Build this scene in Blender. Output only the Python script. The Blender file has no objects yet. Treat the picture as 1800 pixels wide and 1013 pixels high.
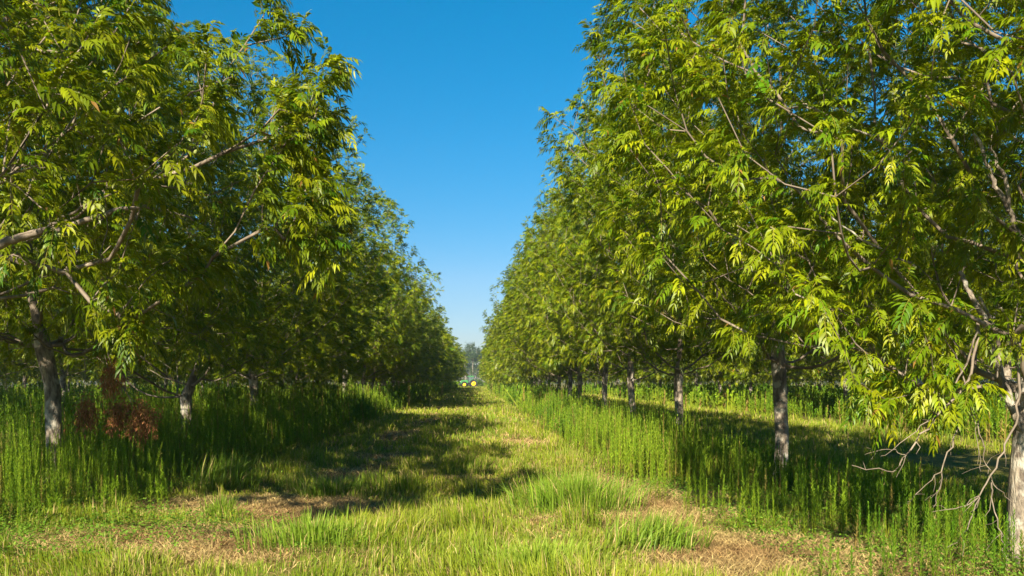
import bpy, bmesh, math, random
import numpy as np
from mathutils import Vector, Matrix
R = math.radians
sc = bpy.context.scene
# ------------------------------------------------------------------ camera
F = 1500.0                      # focal length in pixels of an 1800 px wide frame
CAM_H = 1.7
cam_d = bpy.data.cameras.new('camera'); cam = bpy.data.objects.new('camera', cam_d)
sc.collection.objects.link(cam); sc.camera = cam
cam.location = (0, 0, CAM_H); cam.rotation_euler = (R(90), 0, 0)
cam_d.sensor_width = 36; cam_d.lens = 36 * F / 1800
cam_d.shift_x = 65 / 1800; cam_d.shift_y = 163 / 1800
cam_d.clip_start = 0.1; cam_d.clip_end = 4000
# ------------------------------------------------------------------ sky and sun
ELEV, AZF = R(32), R(70)        # sun height; light travels AZF forward of +x (to the right)
tx, ty = math.cos(AZF), math.sin(AZF)          # direction in which shadows fall
w = bpy.data.worlds.new('World'); sc.world = w; w.use_nodes = True
nt = w.node_tree; bg = nt.nodes['Background']
sky = nt.nodes.new('ShaderNodeTexSky'); sky.sky_type = 'NISHITA'; sky.sun_disc = False
sky.sun_elevation = ELEV
sky.sun_rotation = math.atan2(-tx, -ty)
sky.air_density = 1.0; sky.dust_density = 0.0; sky.ozone_density = 4.0
hs = nt.nodes.new('ShaderNodeHueSaturation'); hs.inputs['Saturation'].default_value = 1.33
hs.inputs['Hue'].default_value = 0.488
nt.links.new(sky.outputs[0], hs.inputs['Color']); # the low air near the horizon is duller than the Nishita model gives
tcw = nt.nodes.new('ShaderNodeTexCoord'); sxyz = nt.nodes.new('ShaderNodeSeparateXYZ'); nt.links.new(tcw.outputs['Generated'], sxyz.inputs[0])
rw = nt.nodes.new('ShaderNodeValToRGB'); nt.links.new(sxyz.outputs['Z'], rw.inputs[0])
rw.color_ramp.elements[0].position = 0.0; rw.color_ramp.elements[0].color = (.40, .40, .47, 1)
rw.color_ramp.elements[1].position = 0.40; rw.color_ramp.elements[1].color = (.05, .80, .84, 1)
e_ = rw.color_ramp.elements.new(.12); e_.color = (.66, .58, .62, 1)
e2_ = rw.color_ramp.elements.new(.26); e2_.color = (.38, .70, .74, 1)
mw = nt.nodes.new('ShaderNodeMix'); mw.data_type = 'RGBA'; mw.blend_type = 'MULTIPLY'; mw.inputs['Factor'].default_value = 1
nt.links.new(hs.outputs[0], mw.inputs['A']); nt.links.new(rw.outputs[0], mw.inputs['B'])
nt.links.new(mw.outputs['Result'], bg.inputs['Color'])
bg.inputs['Strength'].default_value = 0.058
sd = bpy.data.lights.new('sun', 'SUN'); sun = bpy.data.objects.new('sun', sd); sc.collection.objects.link(sun)
sd.energy = 5.0; sd.angle = R(0.53); sd.color = (1.0, 0.90, 0.70)
ld = Vector((tx * math.cos(ELEV), ty * math.cos(ELEV), -math.sin(ELEV)))
sun.rotation_euler = ld.to_track_quat('-Z', 'Y').to_euler(); sun.location = (-20, -20, 30)
sc.view_settings.view_transform = 'Standard'; sc.view_settings.look = 'None'
sc.view_settings.exposure = 1.66; sc.view_settings.gamma = 1.0
sc.cycles.max_bounces = 6; sc.cycles.transmission_bounces = 4; sc.cycles.diffuse_bounces = 3

# ------------------------------------------------------------------ helpers
COL = sc.collection
def tag(o, label=None, cat=None, group=None, kind=None):
    if label: o['label'] = label
    if cat: o['category'] = cat
    if group: o['group'] = group
    if kind: o['kind'] = kind
    return o
def empty(name, loc=(0, 0, 0), rz=0.0):
    o = bpy.data.objects.new(name, None); COL.objects.link(o); o.location = loc; o.rotation_euler = (0, 0, rz)
    o.empty_display_size = 0.3
    return o
def link(name, me, mat=None, parent=None):
    if mat is not None and not me.materials: me.materials.append(mat)
    o = bpy.data.objects.new(name, me); COL.objects.link(o)
    if parent: o.parent = parent
    return o
def np_mesh(name, V, faces_list, col=None, smooth=False):
    """V (n,3); faces_list: arrays (m,k) of vertex indices; col (n,3) linear colours per vertex."""
    me = bpy.data.meshes.new(name)
    V = np.ascontiguousarray(V, dtype=np.float32)
    faces_list = [f for f in faces_list if len(f)]
    nl = sum(f.size for f in faces_list); nf = sum(len(f) for f in faces_list)
    me.vertices.add(len(V)); me.vertices.foreach_set('co', V.ravel())
    me.loops.add(nl); me.loops.foreach_set('vertex_index', np.concatenate([f.ravel() for f in faces_list]).astype(np.int32))
    me.polygons.add(nf)
    tot = np.concatenate([np.full(len(f), f.shape[1]) for f in faces_list]).astype(np.int32)
    st = np.concatenate([[0], np.cumsum(tot)[:-1]]).astype(np.int32)
    me.polygons.foreach_set('loop_start', st); me.polygons.foreach_set('loop_total', tot)
    if smooth: me.polygons.foreach_set('use_smooth', np.ones(nf, dtype=bool))
    if col is not None:
        a = me.color_attributes.new('col', 'FLOAT_COLOR', 'POINT')
        c = np.ones((len(V), 4), dtype=np.float32); c[:, :3] = col
        a.data.foreach_set('color', c.ravel())
    me.update(calc_edges=True)
    return me
def hash2(ix, iy, seed):
    h = (ix.astype(np.int64) * 374761393 + iy.astype(np.int64) * 668265263 + seed * 982451653) & 0x7fffffff
    h = ((h ^ (h >> 13)) * 1274126177) & 0x7fffffff
    h = h ^ (h >> 16)
    return (h & 0xffff) / 65535.0
def vnoise(x, y, seed=0):
    x = np.asarray(x, float); y = np.asarray(y, float)
    ix = np.floor(x); iy = np.floor(y); fx = x - ix; fy = y - iy
    fx = fx * fx * (3 - 2 * fx); fy = fy * fy * (3 - 2 * fy)
    a = hash2(ix, iy, seed); b = hash2(ix + 1, iy, seed); c = hash2(ix, iy + 1, seed); d = hash2(ix + 1, iy + 1, seed)
    return (a * (1 - fx) + b * fx) * (1 - fy) + (c * (1 - fx) + d * fx) * fy
def fbm(x, y, seed=0, oct=3):
    s = 0; a = 1; t = 0
    for k in range(oct):
        s = s + a * vnoise(x * 2 ** k, y * 2 ** k, seed + k * 17); t += a; a *= .5
    return s / t
def sstep(a, b, x):
    t = np.clip((x - a) / (b - a), 0, 1); return t * t * (3 - 2 * t)
def norm(v):
    return v / np.maximum(np.linalg.norm(v, axis=-1, keepdims=True), 1e-9)

# ------------------------------------------------------------------ materials
def new_mat(name):
    m = bpy.data.materials.new(name); m.use_nodes = True
    return m, m.node_tree, m.node_tree.nodes['Principled BSDF']
def leaf_mat(name, rough=.5, trans=.35, tint=(1.1, 1.18, .30), spec=.35, objvar=0.0):
    m, t, p = new_mat(name)
    N = t.nodes; L = t.links
    at = N.new('ShaderNodeAttribute'); at.attribute_name = 'col'
    src = at.outputs['Color']
    if objvar:
        oi = N.new('ShaderNodeObjectInfo'); h = N.new('ShaderNodeHueSaturation')
        mr = N.new('ShaderNodeMapRange'); mr.inputs['To Min'].default_value = 1 - objvar; mr.inputs['To Max'].default_value = 1 + objvar
        L.new(oi.outputs['Random'], mr.inputs['Value']); L.new(mr.outputs[0], h.inputs['Value'])
        L.new(src, h.inputs['Color']); src = h.outputs[0]
    L.new(src, p.inputs['Base Color'])
    p.inputs['Roughness'].default_value = rough; p.inputs['Specular IOR Level'].default_value = spec
    tr = N.new('ShaderNodeBsdfTranslucent')
    mx = N.new('ShaderNodeMix'); mx.data_type = 'RGBA'; mx.blend_type = 'MULTIPLY'; mx.inputs['Factor'].default_value = 1
    L.new(src, mx.inputs['A']); mx.inputs['B'].default_value = (*tint, 1)
    L.new(mx.outputs['Result'], tr.inputs['Color'])
    ms = N.new('ShaderNodeMixShader'); ms.inputs[0].default_value = trans
    L.new(p.outputs[0], ms.inputs[1]); L.new(tr.outputs[0], ms.inputs[2])
    L.new(ms.outputs[0], N['Material Output'].inputs['Surface'])
    return m
def noise_mat(name, stops, scale=(8, 8, 8), detail=8, rough=.85, bump=.0, bscale=30, coords='Object', lichen=None):
    m, t, p = new_mat(name); N = t.nodes; L = t.links
    tc = N.new('ShaderNodeTexCoord'); mp = N.new('ShaderNodeMapping'); mp.inputs['Scale'].default_value = scale
    L.new(tc.outputs[coords], mp.inputs[0])
    n = N.new('ShaderNodeTexNoise'); n.inputs['Scale'].default_value = 1; n.inputs['Detail'].default_value = detail; n.inputs['Roughness'].default_value = .65
    L.new(mp.outputs[0], n.inputs['Vector'])
    r = N.new('ShaderNodeValToRGB')
    els = r.color_ramp.elements
    while len(els) < len(stops): els.new(.5)
    for e, (pos, c) in zip(els, stops): e.position = pos; e.color = (*c, 1)
    L.new(n.outputs['Fac'], r.inputs[0])
    out = r.outputs[0]
    if lichen:
        n3 = N.new('ShaderNodeTexNoise'); n3.inputs['Scale'].default_value = lichen[1]; n3.inputs['Detail'].default_value = 5
        L.new(tc.outputs[coords], n3.inputs['Vector'])
        r3 = N.new('ShaderNodeValToRGB'); r3.color_ramp.elements[0].position = .52; r3.color_ramp.elements[1].position = .60
        L.new(n3.outputs['Fac'], r3.inputs[0])
        mx = N.new('ShaderNodeMix'); mx.data_type = 'RGBA'; L.new(r3.outputs[0], mx.inputs['Factor'])
        L.new(out, mx.inputs['A']); mx.inputs['B'].default_value = (*lichen[0], 1); out = mx.outputs['Result']
    L.new(out, p.inputs['Base Color']); p.inputs['Roughness'].default_value = rough
    if bump:
        n2 = N.new('ShaderNodeTexNoise'); n2.inputs['Scale'].default_value = bscale; n2.inputs['Detail'].default_value = 8
        mp2 = N.new('ShaderNodeMapping'); mp2.inputs['Scale'].default_value = (1, 1, .35)
        L.new(tc.outputs[coords], mp2.inputs[0]); L.new(mp2.outputs[0], n2.inputs['Vector'])
        b = N.new('ShaderNodeBump'); b.inputs['Strength'].default_value = 1; b.inputs['Distance'].default_value = bump
        L.new(n2.outputs['Fac'], b.inputs['Height']); L.new(b.outputs[0], p.inputs['Normal'])
    return m
def flat_mat(name, c, rough=.5, metal=0.0, spec=.5, var=.15):
    return noise_mat(name, [(.3, tuple(x * (1 - var) for x in c)), (.7, tuple(min(1, x * (1 + var)) for x in c))], scale=(3, 3, 3), rough=rough)

M_LEAF = leaf_mat('pecan_leaf', rough=.42, trans=.42, objvar=.12, spec=.3)
M_GRASS = leaf_mat('grass_blade', rough=.55, trans=.38, spec=.25)
M_WEED = leaf_mat('weed_leaf', rough=.6, trans=.40, tint=(1.0, 1.2, .4), spec=.2)
M_DRY = leaf_mat('dry_leaf', rough=.8, trans=.2, tint=(1, .8, .5), spec=.15)
M_BARK = noise_mat('bark', [(.30, (.040, .030, .022)), (.45, (.13, .102, .078)), (.58, (.26, .215, .16)), (.78, (.40, .35, .275))],
                   scale=(14, 14, 4.5), rough=.9, bump=.035, bscale=34, lichen=((.33, .30, .245), 5.0))
M_TWIG = noise_mat('twig', [(.3, (.085, .062, .045)), (.6, (.19, .15, .11)), (.8, (.32, .27, .21))], scale=(6, 6, 4), rough=.85)

# ------------------------------------------------------------------ ground shape and cover maps
ROWL, ROWR, STEP, Z0 = -7.1, 5.1, 6.5, 7.95
def edgeL(y): return -4.25 + .35 * (fbm(y * .35, y * 0 + 3, 5) - .5) * 2 - .9 * sstep(13, 8, y)
def edgeR(y): return 2.35 + .35 * (fbm(y * .35, y * 0 + 9, 6) - .5) * 2 + .35 * sstep(16, 9, y)
def gh(x, y):
    n = .11 * (fbm(x * .33, y * .33, 1, 3) - .5) + .05 * (fbm(x * 1.5, y * 1.5, 2, 3) - .5)
    rut = -.05 * np.exp(-((x + 2.35) / .35) ** 2) - .04 * np.exp(-((x - .35) / .35) ** 2)
    f = 1 / (1 + (np.abs(y) / 160) ** 2)
    return (n + rut) * f
# soil / thatch patches in world metres: (x, y, rx, ry, strength); where the photo shows brown ground
PATCH = [(-3.2, 9.2, 1.7, 1.0, 1.3), (-3.0, 11.6, 1.7, 1.0, 1.35), (-1.8, 11.3, .9, .5, 1.0), (3.0, 8.4, 1.5, 1.3, 1.5), (4.4, 8.0, 1.8, .9, 1.3),
         (2.6, 12.4, .9, 2.6, 1.4), (-2.9, 9.0, .8, .4, .8), (-.3, 15.0, 1.0, .5, .6), (-1.9, 19, 1.1, .7, .8),
         (1.2, 24, .9, 2.0, .6), (-1.8, 27, 1.0, .8, .8), (-.9, 38, 1.3, .8, .9), (.9, 60, 1.6, 1.6, .8), (-2.3, 15.5, .7, 1.5, .6),
         (.3, 9.0, .35, .2, .8), (-1.0, 8.5, .45, .3, .7), (.85, 10.4, .3, .2, .8)]
def soil(x, y):
    x, y = np.broadcast_arrays(np.asarray(x, float), np.asarray(y, float))
    s = np.zeros(x.shape)
    for px, py, rx, ry, k in PATCH:
        s = np.maximum(s, k * np.exp(-(((x - px) / rx) ** 2 + ((y - py) / ry) ** 2)))
    n = fbm(x * 1.1, y * .8, 31, 4)
    s = s + (n - .5) * 1.1
    rut = .8 * np.exp(-((x + 2.3) / .6) ** 2) * vnoise(x * .5, y * .35, 33) + .12 * np.exp(-((x - .6) / .45) ** 2)
    return np.clip((s + rut - .30) * 2.2, 0, 1)
def strip_mask(x, y):
    """1 inside the unmown strips under the tree rows"""
    m = sstep(0, .25, x - edgeR(y)) * sstep(0, .4, 6.9 - x)
    m = np.maximum(m, sstep(0, .25, edgeL(y) - x) * sstep(0, .4, x + 10.0))
    for c in (17.3, 29.5, 41.7, -19.3, -31.5, -43.7):
        m = np.maximum(m, sstep(0, .4, 3.6 - np.abs(x - c)))
    return m
def axis_grid(lo, hi, step, far, g=1.12):
    a = list(np.arange(lo, hi, step)); s = step; x = a[-1]
    while x < far: s *= g; x += s; a.append(x)
    s = step; x = a[0]; b = []
    while x > -far: s *= g; x -= s; b.append(x)
    return np.array(b[::-1] + a)
gx = axis_grid(-9, 11, .11, 1600); gy = axis_grid(5, 32, .11, 1600, 1.06)
XX, YY = np.meshgrid(gx, gy); ZZ = gh(XX, YY)
sm = soil(XX, YY); stp = strip_mask(XX, YY)
n1 = fbm(XX * 2.3, YY * 2.3, 50, 3)[..., None]; n2 = fbm(XX * .5, YY * .5, 60, 3)[..., None]
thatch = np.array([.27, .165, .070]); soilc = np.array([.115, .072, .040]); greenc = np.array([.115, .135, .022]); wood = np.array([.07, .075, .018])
c = greenc * (1 - n1 * .5) + thatch * .5 * n1
c = c * (1 - sm[..., None]) + (thatch * n1 + soilc * (1 - n1)) * sm[..., None]
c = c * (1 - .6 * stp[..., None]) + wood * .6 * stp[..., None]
V = np.stack([XX, YY, ZZ], -1).reshape(-1, 3)
ny, nx = XX.shape; idx = np.arange(ny * nx).reshape(ny, nx)
Q = np.stack([idx[:-1, :-1], idx[:-1, 1:], idx[1:, 1:], idx[1:, :-1]], -1).reshape(-1, 4)
gme = np_mesh('ground', V, [Q], c.reshape(-1, 3), smooth=True)
m, t, p = new_mat('ground_soil'); N = t.nodes; L = t.links
at = N.new('ShaderNodeAttribute'); at.attribute_name = 'col'
tc = N.new('ShaderNodeTexCoord'); nz = N.new('ShaderNodeTexNoise'); nz.inputs['Scale'].default_value = 9; nz.inputs['Detail'].default_value = 10; nz.inputs['Roughness'].default_value = .7
L.new(tc.outputs['Object'], nz.inputs['Vector'])
rp = N.new('ShaderNodeValToRGB'); rp.color_ramp.elements[0].position = .3; rp.color_ramp.elements[0].color = (.45, .42, .4, 1); rp.color_ramp.elements[1].position = .7; rp.color_ramp.elements[1].color = (1.3, 1.25, 1.2, 1)
L.new(nz.outputs['Fac'], rp.inputs[0])
mx = N.new('ShaderNodeMix'); mx.data_type = 'RGBA'; mx.blend_type = 'MULTIPLY'; mx.inputs['Factor'].default_value = 1
L.new(at.outputs['Color'], mx.inputs['A']); L.new(rp.outputs[0], mx.inputs['B']); L.new(mx.outputs['Result'], p.inputs['Base Color'])
p.inputs['Roughness'].default_value = .95; p.inputs['Specular IOR Level'].default_value = .1
b = N.new('ShaderNodeBump'); b.inputs['Distance'].default_value = .03; L.new(nz.outputs['Fac'], b.inputs['Height']); L.new(b.outputs[0], p.inputs['Normal'])
tag(link('ground', gme, m), kind='structure')

# ------------------------------------------------------------------ grass blades
def blades(rng, x, y, h, wdt, col, lean=.45, leandir=None, zoff=0.0, flat=0.0):
    n = len(x); z = gh(x, y) + zoff
    a = rng.uniform(0, 2 * np.pi, n) if leandir is None else leandir
    d = np.stack([np.cos(a), np.sin(a), 0 * a], -1)
    s = np.stack([-np.sin(a), np.cos(a), 0 * a], -1)
    ff = rng.uniform(0, 2 * np.pi, n); fs = np.stack([np.cos(ff), np.sin(ff), 0 * a], -1)
    s = norm(s * .5 + fs)
    ln = (np.abs(rng.normal(0, lean, n)) + flat)
    base = np.stack([x, y, z], -1)
    up = np.array([0, 0, 1.])
    k = 1 / np.sqrt(1 + ln ** 2)
    mid = base + (d * (ln * .35 * h * k)[:, None]) + up * (h * .58 * k ** .5)[:, None] * (k ** .5)[:, None]
    tip = base + (d * (ln * 1.0 * h * k)[:, None]) + up * ((h * k) * (1.0 - .25 * np.minimum(ln, 1.2)))[:, None]
    w2 = (wdt * .5)[:, None]
    V = np.stack([base - s * w2 * .8, base + s * w2 * .8, mid + s * w2, mid - s * w2, tip], 1).reshape(-1, 3)
    o = (np.arange(n) * 5)[:, None]
    Q = o + np.array([[0, 1, 2, 3]]); T = o + np.array([[3, 2, 4]])
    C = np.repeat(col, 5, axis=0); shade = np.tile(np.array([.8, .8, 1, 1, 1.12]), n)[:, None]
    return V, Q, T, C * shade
def merge(parts):
    Vs, Qs, Ts, Cs, o = [], [], [], [], 0
    for V, Q, T, C in parts:
        Vs.append(V); Qs.append(Q + o); Ts.append(T + o); Cs.append(C); o += len(V)
    return np.concatenate(Vs), [np.concatenate(Qs), np.concatenate(Ts)], np.concatenate(Cs)
def scatter(rng, x0, x1, y0, y1, dens):
    n = int((x1 - x0) * (y1 - y0) * dens)
    return rng.uniform(x0, x1, n), rng.uniform(y0, y1, n)
def mixcol(rng, n, a, b, f, jit=.15):
    f = np.asarray(f).reshape(-1, 1); c = np.array(a) * (1 - f) + np.array(b) * f
    return c * (1 + rng.normal(0, jit, (n, 1))).clip(.4, 1.8)
G1 = (.13, .21, .012); G2 = (.285, .31, .022); STRAW = (.47, .36, .15); RUST = (.27, .165, .07)
rng = np.random.default_rng(11)
def grass_zone(x0, x1, y0, y1, dens, hs, ws, cone=True):
    x, y = scatter(rng, x0, x1, y0, y1, dens)
    if cone:
        k = (x / y > -.64) & (x / y < .72); x, y = x[k], y[k]
    tuft = fbm(x * .9, y * .9, 77, 3); tf2 = vnoise(x * 4.5, y * 4.5, 78)
    s = soil(x, y); st = strip_mask(x, y)
    keep = rng.uniform(0, 1, len(x)) < (1 - .95 * s) * (.15 + .85 * tf2) * (1 - .5 * st)
    x, y, tuft, tf2, s = x[keep], y[keep], tuft[keep], tf2[keep], s[keep]
    h = hs * (.30 + 1.5 * np.clip(tuft - .42, 0, 1) + 1.1 * tf2 ** 4 + .9 * sstep(.55, .75, fbm(x * 1.7, y * 1.7, 79, 2))) * rng.uniform(.5, 1.25, len(x)) * (1 - .55 * s)
    wd = ws * rng.uniform(.6, 1.35, len(x))
    tone = np.clip(fbm(x * .6, y * .6, 90, 3) * 1.5 - .25 + rng.normal(0, .25, len(x)), 0, 1)
    col = mixcol(rng, len(x), G1, G2, tone)
    dry = rng.uniform(0, 1, len(x)) < .15 + .4 * s
    col[dry] = mixcol(rng, dry.sum(), STRAW, RUST, rng.uniform(0, .6, dry.sum()))
    ld = fbm(x * .7, y * .7, 95, 2) * 14 + rng.normal(0, .8, len(x))
    return blades(rng, x, y, h, wd, col, .62, leandir=ld)
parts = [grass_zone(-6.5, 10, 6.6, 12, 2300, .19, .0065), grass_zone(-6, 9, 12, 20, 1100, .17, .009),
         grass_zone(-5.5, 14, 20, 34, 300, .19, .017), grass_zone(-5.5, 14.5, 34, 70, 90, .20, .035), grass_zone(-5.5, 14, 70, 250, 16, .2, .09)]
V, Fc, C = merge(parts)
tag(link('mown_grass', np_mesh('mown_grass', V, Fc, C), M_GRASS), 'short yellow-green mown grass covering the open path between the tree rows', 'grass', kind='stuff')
# thatch: cut straw lying on the brown patches
def thatch_zone(x0, x1, y0, y1, dens, hs, ws):
    x, y = scatter(rng, x0, x1, y0, y1, dens); k = (x / y > -.64) & (x / y < .72); x, y = x[k], y[k]
    s = soil(x, y); keep = rng.uniform(0, 1, len(x)) < .06 + .94 * s; x, y = x[keep], y[keep]; n = len(x)
    col = mixcol(rng, n, STRAW, RUST, np.clip(fbm(x * 1.3, y * 1.3, 123, 2) * 1.6 - .4 + rng.normal(0, .25, n), 0, 1), .25)
    return blades(rng, x, y, hs * rng.uniform(.4, 1.4, n), ws * rng.uniform(.6, 1.3, n), col, 1.0, flat=1.3, zoff=.004)
parts = [thatch_zone(-6.5, 9, 6.6, 15, 2200, .15, .0055), thatch_zone(-5, 4, 15, 24, 500, .18, .011), thatch_zone(-5, 4, 24, 70, 110, .2, .03)]
V, Fc, C = merge(parts)
tag(link('dry_thatch', np_mesh('dry_thatch', V, Fc, C), M_DRY), 'tan cut straw lying in patches on the path and at its edges', 'dry grass', kind='stuff')

# ------------------------------------------------------------------ tall weeds: stems ringed with narrow leaves
def weed_stems(rng, x, y, h, nleaf, lw, ll, col, z=None, fill=1.0):
    """each stem a thin blade pair, nleaf narrow ascending leaves"""
    n = len(x); z = gh(x, y) if z is None else z
    base = np.stack([x, y, z], -1)
    la = rng.uniform(0, 2 * np.pi, n); lm = np.abs(rng.normal(0, .065, n)) * h * np.where(rng.uniform(0, 1, n) < .08, 5, 1)
    top = base + np.stack([np.cos(la) * lm, np.sin(la) * lm, h], -1)
    # stem: two crossed thin quads
    Vs, Qs, o = [], [], 0
    sw = (.0035 + .002 * h)[:, None] * max(1, lw / .006)
    for ax in (np.array([1., 0, 0]), np.array([0, 1., 0])):
        Vs.append(np.stack([base - ax * sw, base + ax * sw, top + ax * sw * .3, top - ax * sw * .3], 1).reshape(-1, 3))
        Qs.append(o + (np.arange(n) * 4)[:, None] + np.array([[0, 1, 2, 3]])); o += 4 * n
    Cs = [np.repeat(col * np.array([1.1, .9, 1.0]) * .9, 4, axis=0)] * 2
    m = n * nleaf; si = np.repeat(np.arange(n), nleaf)
    t = (np.tile((np.arange(nleaf) + .5) / nleaf, n) + rng.normal(0, .5 / nleaf, m)).clip(.04, 1) ** (.8)
    t = .10 + .90 * t
    a = np.tile(np.arange(nleaf) * 2.4, n) + np.repeat(rng.uniform(0, 6.28, n), nleaf) + rng.normal(0, .3, m)
    p = base[si] * (1 - t[:, None]) + top[si] * t[:, None]
    L_ = ll * (1.15 - .75 * t ** 2) * rng.uniform(.7, 1.3, m) * (.75 + .35 * h[si])
    el = .70 + .5 * t + rng.normal(0, .13, m)
    d = np.stack([np.cos(a) * np.cos(el), np.sin(a) * np.cos(el), np.sin(el)], -1)
    s = np.stack([-np.sin(a), np.cos(a), rng.normal(0, .3, m)], -1)
    w_ = (lw * rng.uniform(.7, 1.3, m))[:, None]
    mid = p + d * (L_ * .5)[:, None] + np.array([0, 0, 1.]) * (L_ * .04)[:, None]
    tip = p + d * L_[:, None] - np.array([0, 0, 1.]) * (L_ * .12)[:, None]
    Vs.append(np.stack([p, mid - s * w_, tip, mid + s * w_], 1).reshape(-1, 3))
    Qs.append(o + (np.arange(m) * 4)[:, None] + np.array([[0, 1, 2, 3]]))
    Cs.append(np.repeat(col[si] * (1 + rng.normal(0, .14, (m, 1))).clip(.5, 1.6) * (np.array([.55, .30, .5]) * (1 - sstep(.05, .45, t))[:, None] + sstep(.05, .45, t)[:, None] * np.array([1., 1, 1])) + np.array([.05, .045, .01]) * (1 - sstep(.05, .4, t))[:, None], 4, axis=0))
    return np.concatenate(Vs), np.concatenate(Qs), np.zeros((0, 3), int), np.concatenate(Cs)
W1 = (.090, .20, .010); W2 = (.225, .335, .018); W3 = (.28, .24, .06)
def weed_zone(x0, x1, y0, y1, dens, nleaf, lw, ll, hmax, keepf, hfun=None):
    x, y = scatter(rng, x0, x1, y0, y1, dens); k = (x / y > -.70) & (x / y < .78); x, y = x[k], y[k]
    cl = fbm(x * .55, y * .55, 200, 3); keep = keepf(x, y) * np.clip(2.6 * cl - .55, .04, 1.2) > rng.uniform(0, 1, len(x)); x, y, cl = x[keep], y[keep], cl[keep]
    n = len(x); h = hmax * (.30 + 1.05 * cl) * rng.uniform(.55, 1.12, n) * (.8 + .35 * vnoise(x * 2.2, y * 2.2, 205))
    if hfun is not None: h = h * hfun(x, y)
    tone = np.clip(fbm(x * .4, y * .4, 210, 2) * 1.6 - .3 + rng.normal(0, .25, n), 0, 1)
    col = mixcol(rng, n, W1, W2, tone, .1); o_ = rng.uniform(0, 1, n) < .07; col[o_] = W3
    return weed_stems(rng, x, y, h, nleaf, lw, ll, col)
kR = lambda x, y: sstep(-.1, .5, x - edgeR(y) + rng.normal(0, .18, len(x))) * sstep(0, .8, 6.9 - x)
kL = lambda x, y: sstep(-.1, .5, edgeL(y) - x + rng.normal(0, .18, len(x))) * sstep(0, .8, x + 10.2)
# right strip: low and patchy in front, dense and tall beyond 14 m
hR = lambda x, y: (.86 + .08 * sstep(11, 17, y)) * (1 - (.42 + .30 * sstep(11, 15, y)) * sstep(1.6, 3.0, x - edgeR(y))) * (.55 + .45 * sstep(-.1, 1.0, x - edgeR(y)))
def kR0(x, y):
    bare = np.exp(-((x - 3.0) / 1.2) ** 2 - ((y - 8.0) / .9) ** 2) + .9 * np.exp(-((x - 2.8) / .8) ** 2 - ((y - 12.2) / 1.6) ** 2)
    return kR(x, y) * np.clip(1 - 1.3 * bare, 0, 1) * (.85 + .15 * sstep(12, 16, y))
hL = lambda x, y: (.62 + .42 * sstep(10, 15, y)) * (.5 + .5 * sstep(-.1, 1.0, edgeL(y) - x))
def kL0(x, y): return kL(x, y) * sstep(8.3, 9.9, y + .18 * (x + 6))
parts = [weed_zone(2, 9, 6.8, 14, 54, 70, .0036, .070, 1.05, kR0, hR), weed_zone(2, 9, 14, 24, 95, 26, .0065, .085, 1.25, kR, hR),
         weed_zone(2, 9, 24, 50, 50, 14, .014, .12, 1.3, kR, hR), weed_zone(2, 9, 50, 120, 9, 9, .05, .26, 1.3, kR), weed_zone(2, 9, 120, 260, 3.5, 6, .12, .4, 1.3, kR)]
V, Fc, C = merge(parts)
tag(link('tall_weeds', np_mesh('tall_weeds_r', V, Fc, C), M_WEED), 'tall feathery green weeds under the tree row right of the grass path', 'weeds', kind='stuff')
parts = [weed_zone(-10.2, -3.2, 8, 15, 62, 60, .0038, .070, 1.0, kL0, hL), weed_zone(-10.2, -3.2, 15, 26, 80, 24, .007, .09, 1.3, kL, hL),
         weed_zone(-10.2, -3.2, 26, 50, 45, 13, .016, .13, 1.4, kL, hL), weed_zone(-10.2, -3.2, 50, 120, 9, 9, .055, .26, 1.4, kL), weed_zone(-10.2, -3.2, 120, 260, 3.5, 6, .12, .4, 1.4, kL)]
V, Fc, C = merge(parts)
tag(link('tall_weeds', np_mesh('tall_weeds_l', V, Fc, C), M_WEED), 'tall shaded green weeds under the tree row left of the grass path', 'weeds', kind='stuff')
for cx, side in ((17.3, 'right'), (-19.3, 'left')):
    kk = lambda x, y: sstep(0, .8, 3.5 + .5 * fbm(y * .3, x * 0, 3) - np.abs(x - cx))
    y0 = 18 if cx > 0 else 24
    parts = [weed_zone(cx - 5, cx + 5, y0, 45, 15, 16, .022, .18, 1.3, kk), weed_zone(cx - 5, cx + 5, 45, 130, 4, 8, .07, .3, 1.3, kk)]
    V, Fc, C = merge(parts)
    tag(link('tall_weeds', np_mesh('tall_weeds_s', V, Fc, C), M_WEED), 'pale green weeds under the second tree row to the ' + side + ', past the next alley', 'weeds', kind='stuff')
parts = []
for cx in (29.5, 41.7, -31.5, -43.7):
    kk = lambda x, y: sstep(0, .8, 4.2 - np.abs(x - cx))
    parts.append(weed_zone(cx - 5, cx + 5, 40, 150, 2.5, 8, .09, .35, 1.3, kk))
V, Fc, C = merge(parts)
tag(link('tall_weeds', np_mesh('tall_weeds_f', V, Fc, C), M_WEED), 'weeds beneath the farthest tree rows seen between the trunks', 'weeds', kind='stuff')

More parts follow.
